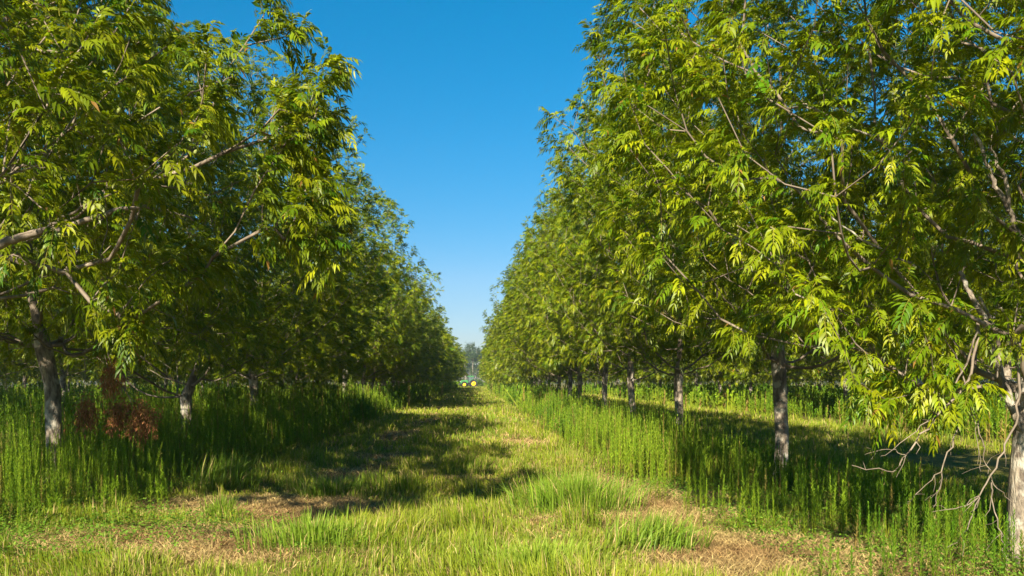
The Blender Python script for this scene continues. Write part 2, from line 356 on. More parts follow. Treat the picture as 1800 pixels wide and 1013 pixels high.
# ------------------------------------------------------------------ low broad-leaved cover at the lower left and under the weeds
def broad(rng, x, y, h, s, col):
    n = len(x); z = gh(x, y)
    a = rng.uniform(0, 6.28, n); el = rng.normal(.25, .3, n)
    d = np.stack([np.cos(a) * np.cos(el), np.sin(a) * np.cos(el), np.sin(el)], -1); sd_ = np.stack([-np.sin(a), np.cos(a), rng.normal(0, .25, n)], -1)
    p = np.stack([x, y, z + h], -1); s_ = s[:, None]
    V = np.stack([p, p + d * s_ * .5 - sd_ * s_ * .36, p + d * s_, p + d * s_ * .5 + sd_ * s_ * .36], 1).reshape(-1, 3)
    return V, (np.arange(n) * 4)[:, None] + np.array([[0, 1, 2, 3]]), np.zeros((0, 3), int), np.repeat(col, 4, axis=0)
x, y = scatter(rng, -6.5, 8, 6.7, 15, 2200)
m = fbm(x * .9, y * .9, 300, 3); zone = .16 * sstep(.5, .7, fbm(x * .7, y * .7, 310, 2)) + 1.5 * np.exp(-((x + 4.9) / 1.6) ** 2 - ((y - 9.3) / 1.3) ** 2) + .5 * np.exp(-((x - 5.2) / 1.2) ** 2 - ((y - 8.0) / .9) ** 2) + .45 * strip_mask(x, y)
k = (m * zone * 1.25 > rng.uniform(.05, .9, len(x))) & (x / y > -.66) & (x / y < .75); x, y = x[k], y[k]; n = len(x)
V, Q, T, C = broad(rng, x, y, rng.uniform(.01, .16, n) * (.5 + m[k]), rng.uniform(.02, .045, n), mixcol(rng, n, (.07, .17, .012), (.19, .30, .03), rng.uniform(0, 1, n)))
tag(link('ground_cover', np_mesh('ground_cover', V, [Q], C), M_WEED), 'low leafy green ground cover creeping around the dry patches and weeds', 'ground cover', kind='stuff')

x, y = scatter(rng, -7, 9, 6.7, 30, 60); k = (x / y > -.66) & (x / y < .75); x, y = x[k], y[k]; n = len(x)
V, Q, T, C = broad(rng, x, y, rng.uniform(.005, .05, n), rng.uniform(.015, .045, n), mixcol(rng, n, (.16, .08, .03), (.42, .30, .10), rng.uniform(0, 1, n)))
tag(link('fallen_leaves', np_mesh('fallen_leaves', V, [Q], C), M_DRY), 'brown and yellow fallen leaflets scattered over the grass', 'leaf litter', kind='stuff')
# ------------------------------------------------------------------ arching grass clumps on the path (things one can point to)
def clump(name, x0, y0, n, h, spread, label, lean=.7, dr=None, tone=.4):
    r = np.random.default_rng(int(abs(x0 * 100) + y0 * 10)); rr = np.minimum(np.abs(r.normal(0, spread, n)), 1.8 * spread); a = r.uniform(0, 6.28, n)
    x = rr * np.cos(a) * 1.3; y = rr * np.sin(a)
    la = a + r.normal(0, .5, n) if dr is None else r.normal(dr, .7, n)
    col = mixcol(r, n, (.115, .21, .013), (.23, .31, .03), np.clip(r.normal(tone, .3, n), 0, 1)); dd = r.uniform(0, 1, n) < .07; col[dd] = STRAW
    V, Q, T, C = blades(r, x + x0, y + y0, h * r.uniform(.5, 1.15, n), r.uniform(.006, .012, n), col, lean, leandir=la)
    V = V - np.array([x0, y0, 0])
    o = link(name, np_mesh(name, V, [Q, T], C), M_GRASS); o.location = (x0, y0, 0)
    tag(o, label, 'grass clump', 'arching grass clumps on and beside the path'); return o
clump('grass_clump', 1.85, 8.75, 900, .42, .22, 'bright arching grass clump leaning right at the bottom centre beside the tan dry patch', .8, .3)
clump('grass_clump', 1.35, 11.3, 1800, .55, .38, 'tallest dense grass clump right of the path, between mown grass and dry strip', .6)
clump('grass_clump', -1.7, 9.0, 1300, .34, .34, 'broad grass clump left of the path centre, before the brown patch', .55)
clump('grass_clump', -3.2, 10.7, 260, .34, .10, 'small spiky grass tuft standing alone on the brown patch at the left', .5)
clump('grass_clump', -2.2, 12.9, 700, .36, .22, 'shaded grass clump beside the brown patch at the left edge of the path', .6)
clump('grass_clump', -3.95, 13.4, 900, .62, .22, 'long-bladed grass clump drooping from the left weed strip onto the path', .9, -.3)
clump('grass_clump', .55, 7.85, 800, .32, .3, 'yellow-green grass clump at the bottom edge left of the arching one', .55, None, .8)

# ------------------------------------------------------------------ single weed plants in the foreground
def weed_variant(seed, h):
    r = np.random.default_rng(seed); k = r.integers(3, 6)
    x = np.concatenate([[0], r.normal(0, .07, k - 1)]); y = np.concatenate([[0], r.normal(0, .07, k - 1)])
    hh = h * np.concatenate([[1], r.uniform(.55, .9, k - 1)])
    col = mixcol(r, k, W1, W2, r.uniform(.4, 1, k), .08)
    V, Q, T, C = weed_stems(r, x, y, hh, 100, .0042, .085, col, z=np.zeros(k))
    return np_mesh('weed_plant', V, [Q], C)
WV = [weed_variant(s, 1.0) for s in (1, 2, 3, 4)]
FW = [(3.62, 9.15, .80, 'bright weed plant just left of the straight mottled grey trunk on the right'),
      (3.95, 9.25, .86, 'tallest front weed plant right of the mottled trunk, stems standing close together'),
      (4.25, 9.5, .74, 'front weed plant with pale tops, right beside the tallest one'),
      (4.75, 8.6, .62, 'short weed plant before the bare hanging twigs at the lower right'),
      (5.25, 9.2, .58, 'weed plant behind the bare hanging twigs of the right foreground tree'),
      (2.55, 11.9, .75, 'slender weed plant at the left end of the sparse group on the dry strip'),
      (2.9, 11.0, .85, 'upright weed plant in the middle of the sparse group on the tan dry strip'),
      (3.2, 9.9, .66, 'weed plant nearest the tan dry patch at the lower right'),
      (-5.15, 10.5, .70, 'short bright weed plant at the front of the left strip, near the foreground leafy cover'),
      (-4.7, 11.0, .85, 'spiky weed plant in the sunlit left strip, right of the leaning trunk'),
      (-4.2, 11.4, .7, 'weed plant at the right end of the sunlit left front clump, beside the dry patch')]
for i, (px, py, h, lab) in enumerate(FW):
    o = link('weed_plant', WV[i % 4], M_WEED); o.location = (px, py, float(gh(px, py)) - .01); o.scale = (1, 1, h); o.rotation_euler = (0, 0, i * 1.7)
    tag(o, lab, 'weed plant', 'single weed plants in the foreground')

# ------------------------------------------------------------------ pecan trees
def tubes(P0, P1, r0, r1, sides, D0=None, D1=None):
    n = len(P0); d = norm(P1 - P0); D0 = d if D0 is None else D0; D1 = d if D1 is None else D1
    def ring(P, D, r):
        ref = np.tile(np.array([[.31, .17, .93]]), (n, 1)); ref[np.abs((D * ref).sum(1)) > .9] = (1, 0, 0)
        u = norm(np.cross(D, ref)); v = np.cross(D, u); a = np.arange(sides) * 2 * np.pi / sides
        return P[:, None] + (u[:, None] * np.cos(a)[None, :, None] + v[:, None] * np.sin(a)[None, :, None]) * r[:, None, None]
    V = np.concatenate([ring(P0, D0, r0), ring(P1, D1, r1)], 1).reshape(-1, 3)
    o = (np.arange(n) * 2 * sides)[:, None]; Q = []
    for k in range(sides):
        k2 = (k + 1) % sides; Q.append(o + np.array([[k, k2, sides + k2, sides + k]]))
    return V, np.concatenate(Q)
def skeleton(seed, H, trunk_pts, env, K, inner=.45, forkh=1.8, climb=1.0, extra=()):
    """trunk_pts: leader polyline; env(p) -> <1 inside; returns nodes, parent, radius, tip index"""
    r = np.random.default_rng(seed)
    tp = np.array(trunk_pts, float); seg = []
    for a, b_ in zip(tp[:-1], tp[1:]):
        k = max(1, int(np.linalg.norm(b_ - a) / .3)); seg += [a + (b_ - a) * j / k for j in range(k)]
    seg.append(tp[-1]); nodes = [np.array(s) for s in seg]; par = [-1] + list(range(len(seg) - 1)); ntr = len(seg)
    P = r.uniform([-7, -7, forkh - .3], [7, 7, H], (60000, 3)); e = env(P)
    ns = vnoise(P[:, 0] * .9 + P[:, 2] * .37 + seed, P[:, 1] * .9 - P[:, 2] * .41, seed) * .6 + vnoise(P[:, 2] * .9, P[:, 0] * .7 - P[:, 1] * .7, seed + 9) * .6
    lim = .80 + .42 * ns
    P = P[(e < lim) & (r.uniform(0, 1, len(P)) < np.clip(inner + (1 - inner) * (e / lim) ** 2, 0, 1) * np.clip(2.6 * ns - .42, .10, 1))]
    # thin out to K points with a minimum spacing
    P = P[:K * 5]; keep = []; A = np.zeros((0, 3))
    for q in P:
        if len(A) == 0 or np.min(((A - q) ** 2).sum(1)) > .33 ** 2: A = np.vstack([A, q])
        if len(A) >= K: break
    if len(extra): A = np.vstack([A, np.array(extra, float)])
    fork = np.array([tp[0][0], tp[0][1], forkh])
    A = A[np.argsort(np.linalg.norm(A - fork, axis=1))]
    cap = ntr + 30 * len(A); NP = np.zeros((cap, 3)); PL = np.zeros(cap); PA = np.full(cap, -1); n = ntr
    NP[:n] = np.array(nodes); PA[:n] = par
    zl = np.array([nd[2] for nd in nodes]); PL[:n] = np.maximum(0, zl - forkh) * .8
    low = zl < forkh - .15; tips = []
    for q in A:
        dv = q - NP[:n]; dist = np.sqrt((dv ** 2).sum(1)); hor = np.sqrt((dv[:, :2] ** 2).sum(1))
        cost = dist + .42 * PL[:n] + climb * np.maximum(0, NP[:n, 2] + .35 * hor - q[2] + .1)
        cost[:ntr][low] += 50
        j = int(np.argmin(cost)); L_ = dist[j]; k = max(1, int(L_ / .28)); a = NP[j].copy(); last = j
        sag = min(.22, .10 * L_); perp = r.normal(0, .035 * L_, 3)
        for s in range(1, k + 1):
            f = s / k; pt = a + (q - a) * f + (perp + np.array([0, 0, -sag if q[2] > a[2] else sag])) * math.sin(math.pi * f)
            if s < k: pt = pt + r.normal(0, .018, 3)
            NP[n] = pt; PA[n] = last; PL[n] = PL[last] + L_ / k; last = n; n += 1
        tips.append(last)
    NP, PA, PL = NP[:n], PA[:n], PL[:n]
    rad = np.zeros(n); ex = 2.35; acc = np.zeros(n); ch = np.zeros(n, int)
    for i in range(1, n): ch[PA[i]] += 1
    order = range(n - 1, -1, -1)
    for i in order:
        if acc[i] == 0: acc[i] = .0065 ** ex
        if PA[i] >= 0: acc[PA[i]] += acc[i]
    rad = acc ** (1 / ex)
    return NP, PA, PL, rad, np.array(tips), ntr
def leaf_mass(seed, P, D, Lr, npair, lod, c0, c1, droop=.55, lsize=1.0, cupf=1.0):
    """compound leaves at P heading D, length Lr; npair pairs of leaflets + a terminal one."""
    r = np.random.default_rng(seed); n = len(P); k = npair * 2 + 1
    up = np.array([0, 0, 1.])
    D = norm(D); g = (droop * r.uniform(.5, 1.5, n))[:, None]
    tone = np.clip(r.normal(.42, .21, n), 0, .9); br = (1 + r.normal(0, .12, n)).clip(.6, 1.5)
    s = np.concatenate([np.repeat(np.linspace(.28, .93, npair), 2), [1.0]]); side = np.concatenate([np.tile([1, -1], npair), [0]])
    S = s[None, :, None]
    rp = P[:, None] + D[:, None] * (Lr[:, None, None] * S) - up * (g[:, None] * Lr[:, None, None] * S ** 2 * .75)
    T = norm(D[:, None] - up * (g[:, None] * 1.5 * S))
    sidev = norm(np.cross(D, up) + r.normal(0, .12, (n, 3)))[:, None]
    roll = r.normal(0, .35, n)[:, None, None]
    nn = np.cross(sidev, T); sv = norm(sidev * np.cos(roll) + nn * np.sin(roll))
    ld_ = norm(T * (.62 + .2 * s[None, :, None]) + sv * side[None, :, None] * 1.0 - up * .30 + r.normal(0, .16, (n, k, 3)))
    ld_[:, -1] = norm(T[:, -1] - up * .15)
    ll = Lr[:, None] * ((.27 if lod == 0 else .29) + .09 * np.sin(np.pi * s)[None]) * r.uniform(.62, 1.25, (n, k)) * lsize
    lw = ll * r.uniform(*((.27, .36) if lod == 0 else (.30, .42)), (n, k))
    wv = norm(np.cross(ld_, np.cross(sv, T)) + r.normal(0, .22, (n, k, 3)))
    nv = np.cross(wv, ld_)
    nv = nv * np.sign(nv[..., 2:3] + 1e-6)
    ll = ll[..., None]; lw = lw[..., None]
    bend = T * .16
    b0 = rp; m1 = rp + ld_ * ll * .42; tp = rp + (ld_ + bend * 1.6) * ll * .96 - up * ll * .34
    m2 = rp + ld_ * ll * .72 - up * ll * .09 + T * ll * .07
    if lod == 0:
        cup = nv * lw * .16 * cupf
        Vt = np.stack([b0, m1 - wv * lw * .5 + cup, m1 + wv * lw * .5 + cup, m2 - wv * lw * .34 + cup * .6, m2 + wv * lw * .34 + cup * .6, tp, m1], 3 - 1)
        base = (np.arange(n * k) * 7)[:, None]
        Vt = Vt.reshape(-1, 3)
        Tt = np.concatenate([base + np.array([[0, 6, 1]]), base + np.array([[0, 2, 6]]), base + np.array([[3, 4, 5]])])
        Qq = np.concatenate([base + np.array([[1, 6, 4, 3]])[:, [0, 1, 2, 3]] * 1])
        Tt = np.concatenate([Tt, base + np.array([[6, 2, 4]])])
        per = 7
    else:
        Vt = np.stack([b0, m1 - wv * lw * .5, tp, m1 + wv * lw * .5], 2).reshape(-1, 3)
        base = (np.arange(n * k) * 4)[:, None]; Qq = base + np.array([[0, 1, 2, 3]]); Tt = np.zeros((0, 3), int); per = 4
    col = (np.array(c0) * (1 - tone[:, None]) + np.array(c1) * tone[:, None]) * br[:, None]
    col = np.repeat(col, k, axis=0) * (1 + r.normal(0, .10, (n * k, 1))).clip(.6, 1.5)
    rust = r.uniform(0, 1, n * k) < .008; col[rust] = (.25, .14, .03)
    C = np.repeat(col, per, axis=0)
    # rachis: one thin quad strip
    R0 = P; R1 = P + D * (Lr[:, None] * .5) - up * (g * Lr[:, None] * .19); R2 = rp[:, -1]
    ww = sidev[:, 0] * .0028 * (1 if lod == 0 else 1.6)
    Vr = np.stack([R0 - ww, R0 + ww, R1 + ww, R1 - ww, R2 + ww * .6, R2 - ww * .6], 1).reshape(-1, 3)
    br_ = len(Vt) + (np.arange(n) * 6)[:, None]
    Qr = np.concatenate([br_ + np.array([[0, 1, 2, 3]]), br_ + np.array([[3, 2, 4, 5]])])
    Cr = np.repeat(np.tile(np.array([[.22, .20, .03]]), (n, 1)), 6, axis=0)
    return np.concatenate([Vt, Vr]), np.concatenate([Qq, Qr]), Tt, np.concatenate([C, Cr])
LC0, LC1 = (.055, .132, .003), (.30, .31, .004)
def make_tree(seed, H, trunk_pts, env, K=700, lod=0, nleaf=13.5, forkh=1.8, base_r=.116, npair=6, inner=.4, Lr=.235, extra=(), c0=LC0, c1=LC1, droop=.55, lsize=1.0):
    NP, PA, PL, rad, tips, ntr = skeleton(seed, H, trunk_pts, env, K, inner, forkh, extra=extra)
    r = np.random.default_rng(seed + 1000); n = len(NP)
    tr_ = np.arange(n) < ntr
    rad = rad * (base_r / rad[0]); rad = np.where(tr_, rad * (1 - .38 * sstep(forkh, forkh + 1.8, NP[:, 2])), np.clip(rad * .56, .0028, None) ** 1.0)
    ctr = np.array([trunk_pts[0][0], trunk_pts[0][1], H * .45])
    # trunk: lofted
    k = [i for i in range(ntr) if NP[i, 2] <= forkh + .5]; k = k if len(k) > 2 else list(range(3))
    sides = 14; a = np.arange(sides) * 2 * np.pi / sides; rings = []
    zs = []
    for i in k[:-1]:
        for f in (0, .5): zs.append((NP[i] * (1 - f) + NP[i + 1] * f, rad[i] * (1 - f) + rad[i + 1] * f))
    zs.append((NP[k[-1]], rad[k[-1]]))
    for c_, q in zs:
        z = c_[2] - trunk_pts[0][2]; fl = 1 + .45 * math.exp(-z / .12) + .10 * math.exp(-max(0, forkh - z) / .2)
        rr = q * fl * (1 + .05 * np.sin(a * 3 + z * 2 + seed) + .03 * np.sin(a * 5 - z * 5) + r.normal(0, .018, sides))
        rings.append(np.stack([c_[0] + rr * np.cos(a), c_[1] + rr * np.sin(a), np.full(sides, c_[2])], -1))
    V = np.array(rings).reshape(-1, 3); nr = len(rings); ii = np.arange(nr * sides).reshape(nr, sides)
    Q = np.stack([ii[:-1], np.roll(ii[:-1], -1, 1), np.roll(ii[1:], -1, 1), ii[1:]], -1).reshape(-1, 4)
    V[:sides, 2] -= .12
    trunk = np_mesh('trunk', V, [Q], smooth=True)
    # branches
    ci = np.arange(1, n); ci = ci[~np.isin(ci, k[1:])]; pi = PA[ci]
    D = norm(NP[ci] - NP[pi]); big = np.zeros(n, int) - 1
    dn = np.zeros((n, 3)); dn[ci] = D; dn[0] = (0, 0, 1); dn[k] = (0, 0, 1)
    main = np.full(n, -1)
    for c_ in ci:
        if main[PA[c_]] < 0 or rad[c_] > rad[main[PA[c_]]]: main[PA[c_]] = c_
    rp = np.where(main[pi] == ci, rad[pi], np.minimum(rad[pi], rad[ci] * 1.25)); D0 = np.where((main[pi] == ci)[:, None], dn[pi], D)
    D0 = norm(D0 + 1e-6)
    Vb, Qb, o = [], [], 0
    for lo, hi, sd_ in ((.03, 9, 8), (.012, .03, 5), (0, .012, 3)):
        sl = (rad[ci] >= lo) & (rad[ci] < hi)
        if sl.sum() == 0: continue
        v, q = tubes(NP[pi[sl]], NP[ci[sl]], rp[sl], rad[ci[sl]], sd_, D0[sl], D[sl]); Vb.append(v); Qb.append(q + o); o += len(v)
    branches = np_mesh('branches', np.concatenate(Vb), [np.concatenate(Qb)], smooth=True)
    # leaf sites: tips and thin outer nodes
    w_ = np.zeros(n); w_[tips] = nleaf * 1.25
    thin = (rad < .0098) & (PL > .9); thin[:ntr] = False; w_[thin & (w_ == 0)] = nleaf * .42
    cnt = r.poisson(w_); si = np.repeat(np.arange(n), cnt); m = len(si)
    dirs = dn[si]; out = norm((NP[si] - ctr) * np.array([1, 1, .6]))
    rnd = norm(r.normal(0, 1, (m, 3)))
    Dl = norm(dirs * .55 + out * .45 + rnd * .95 + np.array([0, 0, .18]))
    P = NP[si] + dirs * r.uniform(-.12, .22, m)[:, None] + rnd * .03
    V, Q, T, C = leaf_mass(seed + 5, P, Dl, Lr * r.uniform(.5, 1.2, m), npair, lod, c0, c1, droop, lsize)
    crown = np_mesh('crown', V, [Q, T], C)
    return dict(trunk=trunk, branches=branches, crown=crown, nodes=NP, tips=tips, rad=rad)
def env_std(Rm, zb, H, cx=0.0, cy=0.0, prof=((0, .62), (.12, .86), (.35, 1.0), (.6, .86), (.82, .55), (1, .12)), ell=(1, 1)):
    zs = [a for a, _ in prof]; rs = [b_ for _, b_ in prof]
    def f(P):
        t = (P[:, 2] - zb) / (H - zb); rr = np.interp(t, zs, rs) * Rm
        sh = np.clip(t, 0, 1)[..., None] * np.array([[cx, cy]])
        d = np.sqrt((((P[:, 0] - sh[:, 0]) / ell[0]) ** 2 + ((P[:, 1] - sh[:, 1]) / ell[1]) ** 2)) / rr
        return np.where((t < 0) | (t > 1), 9, d)
    return f
def leader(r, H, lean=(0, 0), forkh=1.8, top=.8):
    pts = [(0, 0, 0)]; x = y = 0
    for z in np.linspace(.6, H * top, 9):
        x = lean[0] * z + r.normal(0, .05) * (z / 3 + .3); y = lean[1] * z + r.normal(0, .05) * (z / 3 + .3); pts.append((x, y, float(z)))
    return pts
rr_ = np.random.default_rng(5)
VAR = []
for s in range(4):
    H = (10.8, 10.0, 11.4, 10.4)[s]
    VAR.append((make_tree(40 + s, H, leader(rr_, H), env_std((3.9, 3.7, 4.0, 3.8)[s], 2.35, H, *rr_.normal(0, .35, 2)), K=860, lod=0), H))
LOWV = []
for s in range(3):
    H = (10.6, 10.0, 11.2)[s]
    LOWV.append((make_tree(80 + s, H, leader(rr_, H), env_std((4.0, 3.8, 4.2)[s], 1.9, H, *rr_.normal(0, .3, 2), prof=((0, .72), (.12, .92), (.35, 1.0), (.6, .86), (.82, .55), (1, .12))), K=460, lod=1, nleaf=6.0, npair=4, Lr=.34, lsize=1.35), H))
# foreground trees with their own shapes
XA = [((u - 835) * z / F - ROWR, z - Z0, (670 - v) * z / F + CAM_H) for u, v, z in
      [(1560, 700, 7.3), (1600, 690, 7.4), (1640, 650, 7.3), (1680, 620, 7.5), (1700, 680, 7.4), (1780, 590, 7.2), (1730, 560, 7.4), 
       (1660, 710, 7.4), (1590, 660, 7.7), (1650, 580, 7.5), (1600, 600, 7.7), (1540, 620, 7.9), (1500, 560, 7.8), (1450, 520, 7.8),
       (1790, 520, 7.4), (1680, 540, 7.3), (1620, 520, 7.6), (1560, 560, 7.6), (1400, 540, 8.2), (1640, 690, 8.2), (1560, 640, 8.5), (1720, 650, 8.4)]]
def envA(P):
    return np.where((P[:, 1] < -1.5) & (P[:, 2] < 3.6), 9, env_std(3.9, 2.1, 10.5, .1, .2)(P))  # low front of the crown cut away so sun reaches the weeds
T_A = make_tree(7, 10.5, [(0, 0, 0), (.03, 0, .8), (.10, 0, 1.6), (.38, .05, 2.4), (.70, .1, 3.4), (.9, .1, 4.6), (.9, 0, 6), (.7, 0, 8)],
                envA, K=1050, nleaf=16, base_r=.138, forkh=1.55, inner=.35, Lr=.215, extra=XA)
def env0(P):   # the left foreground tree reaches out over the path side
    Q_ = P.copy(); Q_[:, 0] = np.where(P[:, 0] > 0, P[:, 0] / 1.15, P[:, 0])
    e = env_std(4.3, 2.0, 10.5)(Q_)
    cut = ((P[:, 0] > 3.7) & (P[:, 2] > 4.6)) | ((P[:, 0] < 1.4) & (P[:, 2] < 4.2) & (P[:, 1] < 1.2)) | ((P[:, 0] < 2.8) & (P[:, 2] < 4.2) & (P[:, 1] < .4)) | (P[:, 2] < 2.15 + .17 * np.abs(P[:, 0]) + .30 * np.maximum(0, P[:, 0] - 3.4)) | ((P[:, 1] > 1.6) & (P[:, 2] < 3.2)) | ((P[:, 1] < -2.8))  # includes low sunward cuts shaped to let light onto the left weeds
    e = np.where((P[:, 0] < 1.2) & (P[:, 1] < .3), e * 1.6, e)  # out-of-view sunward crown thinned so more sun reaches the visible leaves
    return np.where(cut, 9, e)
rx_ = np.random.default_rng(4)
PX0 = [(u, v, z) for u, v, z in zip(rx_.uniform(440, 560, 34), rx_.uniform(125, 430, 34), rx_.uniform(7.5, 8.5, 34))]
PX0 += [(u + rx_.normal(0, 8), v + rx_.normal(0, 8), z) for u, v, z in [(200, 550, 7.7), (250, 530, 7.8), (300, 510, 7.7), (350, 480, 7.9), (370, 455, 7.8), (180, 510, 7.6), (230, 490, 7.9), (220, 565, 7.6), (300, 460, 7.7), (150, 530, 7.8), (330, 440, 8), (270, 480, 7.5),
        (470, 5, 8), (490, 40, 7.9), (500, 60, 8), (455, 15, 8), (575, 130, 7.9), (575, 410, 7.9), (560, 440, 8)]]
X0 = [((u - 835) * z / F - ROWL, z - Z0, (670 - v) * z / F + CAM_H) for u, v, z in PX0]
T_0 = make_tree(17, 10.5, [(0, 0, 0), (0, 0, .9), (.05, 0, 1.8), (.2, 0, 2.8), (.1, .1, 4.4), (0, 0, 6), (.1, 0, 8)],
                env0, K=880, base_r=.16, forkh=1.9, inner=.35, nleaf=15, Lr=.225, c1=(.34, .35, .006), extra=X0, lsize=1.05)  # c1 lightened: stronger sunlight on this crown is put into the leaf colour
T_1 = make_tree(27, 10.2, [(0, 0, 0), (-.02, 0, .8), (-.06, 0, 1.6), (-.22, 0, 2.3), (-.45, .05, 3.2), (-.5, .1, 4.6), (-.3, .1, 6.2), (-.1, 0, 8)],
                env_std(4.1, 2.3, 9.4, 0, 0, prof=((0, .62), (.12, .86), (.35, 1.0), (.6, .72), (.82, .40), (1, .1))), K=820, nleaf=12, base_r=.128, forkh=2.2, inner=.35)
T_2 = make_tree(37, 10.3, [(0, 0, 0), (.02, 0, .7), (0, 0, 1.3), (.35, 0, 2.2), (.6, .05, 3.4), (.5, .1, 5), (.2, 0, 8)],
                env_std(4.25, 2.1, 10.3, prof=((0, .62), (.12, .86), (.35, 1.0), (.66, .96), (.85, .66), (1, .2))), K=900, nleaf=12.5, base_r=.13, forkh=1.4, inner=.35)
def place(tree, x, y, rz, s, label, group, cat='pecan tree', sz=None):
    e = empty('pecan_tree', (x, y, float(gh(x, y))), rz); e.scale = (s, s, sz or s)
    tag(e, label, cat, group)
    link('trunk', tree['trunk'], M_BARK, e); link('branches', tree['branches'], M_BARK if tree['rad'][0] > 9 else M_TWIG, e); link('crown', tree['crown'], M_LEAF, e)
    return e
G_R = 'pecan trees in the row right of the grass path'; G_L = 'pecan trees in the row left of the grass path'
ORD = ['first', 'second', 'third', 'fourth', 'fifth', 'sixth', 'seventh', 'eighth', 'ninth', 'tenth', 'eleventh', 'twelfth']
tA = place(T_A, ROWR, Z0, 0, 1, 'nearest tree on the right, pale trunk cut by the frame edge, bare twigs hanging', G_R)
t0 = place(T_0, ROWL, Z0, 0, 1, 'nearest tree on the left, trunk outside the frame, bright leafy boughs reaching over the path', G_L)
t1 = place(T_1, ROWL, Z0 + STEP, 0, 1, 'left tree with leaning mottled trunk and a rust-brown dead branch hanging beside it', G_L)
t2 = place(T_2, ROWL, Z0 + 2 * STEP, 0, 1, 'left tree whose dark trunk forks low, just past the one with the dead branch', G_L)
rt = random.Random(3)
NROW = 39
# right row: spread of each crown toward the path (x scale chosen per tree)
for i in range(1, NROW):
    y = Z0 + i * STEP + rt.uniform(-.25, .25)
    T_, H = VAR[(i * 3 + 1) % 4] if i < 9 else LOWV[i % 3]
    if i < 12: lab = {1: 'right tree with a straight mottled grey trunk behind the front weeds'}.get(i, 'tree in the row right of the path, %s trunk counting from the nearest' % ORD[i])
    else: lab = 'small distant tree far down the row right of the path, beyond its twelfth trunk'
    place(T_, ROWR + rt.uniform(-.15, .15), y, rt.uniform(0, 6.28), .93 + rt.uniform(-.12, .07), lab, G_R, sz=1.0 + (rt.uniform(-.17, .12) if i > 3 else rt.uniform(-.05, .08)))
SL = {3: 1.12, 4: .80, 6: 1.28, 7: 1.05, 9: 1.22, 11: 1.2, 8: 1.15, 10: 1.2}; SZ = {3: .93, 4: .62, 6: 1.24, 7: .95, 8: .78, 9: 1.08, 10: .80, 11: 1.12, 12: .85}
for i in range(3, 29):
    if i == 5: continue
    y = Z0 + i * STEP + rt.uniform(-.25, .25)
    T_, H = VAR[(i * 3 + 2) % 4] if i < 9 else LOWV[(i + 1) % 3]
    if i < 13: lab = 'tree in the row left of the path, %s trunk counting from the nearest' % ORD[i if i < 5 else i - 1]
    else: lab = 'small distant tree far down the row left of the path, beyond its twelfth trunk'
    place(T_, ROWL + rt.uniform(-.15, .15), y, rt.uniform(0, 6.28), SL.get(i, 1.15) + rt.uniform(-.08, .08), lab, G_L, sz=SZ.get(i, 1.0) + rt.uniform(-.08, .06))
for x0, side, nm, y0, y1 in ((17.3, 'right', 'second', 3, 24), (-19.3, 'left', 'second', 3, 24), (29.5, 'right', 'third', 5, 22), (-31.5, 'left', 'third', 5, 22), (41.7, 'right', 'fourth', 7, 22), (-43.7, 'left', 'fourth', 7, 22)):
    for i in range(y0, y1):
        T_, H = LOWV[rt.randrange(3)] if (i > 5 or nm != 'second') else VAR[rt.randrange(4)]
        if nm == 'second' and i < 8: lab = 'tree in the second row to the %s, %s visible one from the front' % (side, ORD[i - y0])
        else: lab = 'tree in the back of the %s row to the %s, seen between nearer trunks' % (nm, side) if nm == 'second' else 'tree in the %s row to the %s, glimpsed between nearer trunks' % (nm, side)
        place(T_, x0 + rt.uniform(-.3, .3), Z0 + i * STEP + rt.uniform(-.4, .4), rt.uniform(0, 6.28), 1.0 + rt.uniform(-.08, .08), lab, 'pecan trees in the %s row to the %s' % (nm, side))

# ---- bare twigs hanging from the nearest right tree (photo pixels -> points in the plane of the tree)
def px(u, v, Z): return ((u - 835) * Z / F, Z, (670 - v) * Z / F + CAM_H)
def twig_mesh(name, lines, r0, r1, org):
    Vb, Qb, o = [], [], 0
    for ln in lines:
        P = np.array(ln['p'], float) - np.array(org); 
        # resample smooth
        tt = np.linspace(0, len(P) - 1, (len(P) - 1) * 5 + 1); i0 = np.clip(tt.astype(int), 0, len(P) - 2); f = (tt - i0)[:, None]
        Pm = P[np.clip(i0 - 1, 0, len(P) - 1)]; P0 = P[i0]; P1 = P[i0 + 1]; P2 = P[np.clip(i0 + 2, 0, len(P) - 1)]
        S = .5 * (2 * P0 + (P1 - Pm) * f + (2 * Pm - 5 * P0 + 4 * P1 - P2) * f ** 2 + (3 * P0 - Pm - 3 * P1 + P2) * f ** 3)
        rg = np.random.default_rng(int(abs(ln['p'][0][0] * 997)) + len(P)); S = S + rg.normal(0, .009, S.shape)
        ra, rb = ln.get('r', (r0, r1)); ra *= .72; rb = max(.002, rb * .6); rad = np.linspace(ra, rb, len(S)); T = norm(np.gradient(S, axis=0))
        v, q = tubes(S[:-1], S[1:], rad[:-1], rad[1:], 6, T[:-1], T[1:]); Vb.append(v); Qb.append(q + o); o += len(v)
        for j in rg.integers(1, len(S) - 1, max(2, len(S) // 4)):      # fine side twigs
            dd_ = norm(T[j] + rg.normal(0, .75, 3) + np.array([0, 0, -.2])); ln_ = rg.uniform(.05, .22); mid_ = S[j] + dd_ * ln_ * .5 + rg.normal(0, .01, 3); tip_ = S[j] + dd_ * ln_ + rg.normal(0, .02, 3)
            ra_ = min(.004, rad[j] * .7)
            v, q = tubes(np.array([S[j], mid_]), np.array([mid_, tip_]), np.array([ra_, ra_ * .7]), np.array([ra_ * .7, .0015]), 4); Vb.append(v); Qb.append(q + o); o += len(v)
    return np_mesh(name, np.concatenate(Vb), [np.concatenate(Qb)], smooth=True)
def L_(Z, pts, r=(.014, .004), dz=0.0):
    return dict(p=[px(u, v, Z + dz * i) for i, (u, v) in enumerate(pts)], r=r)
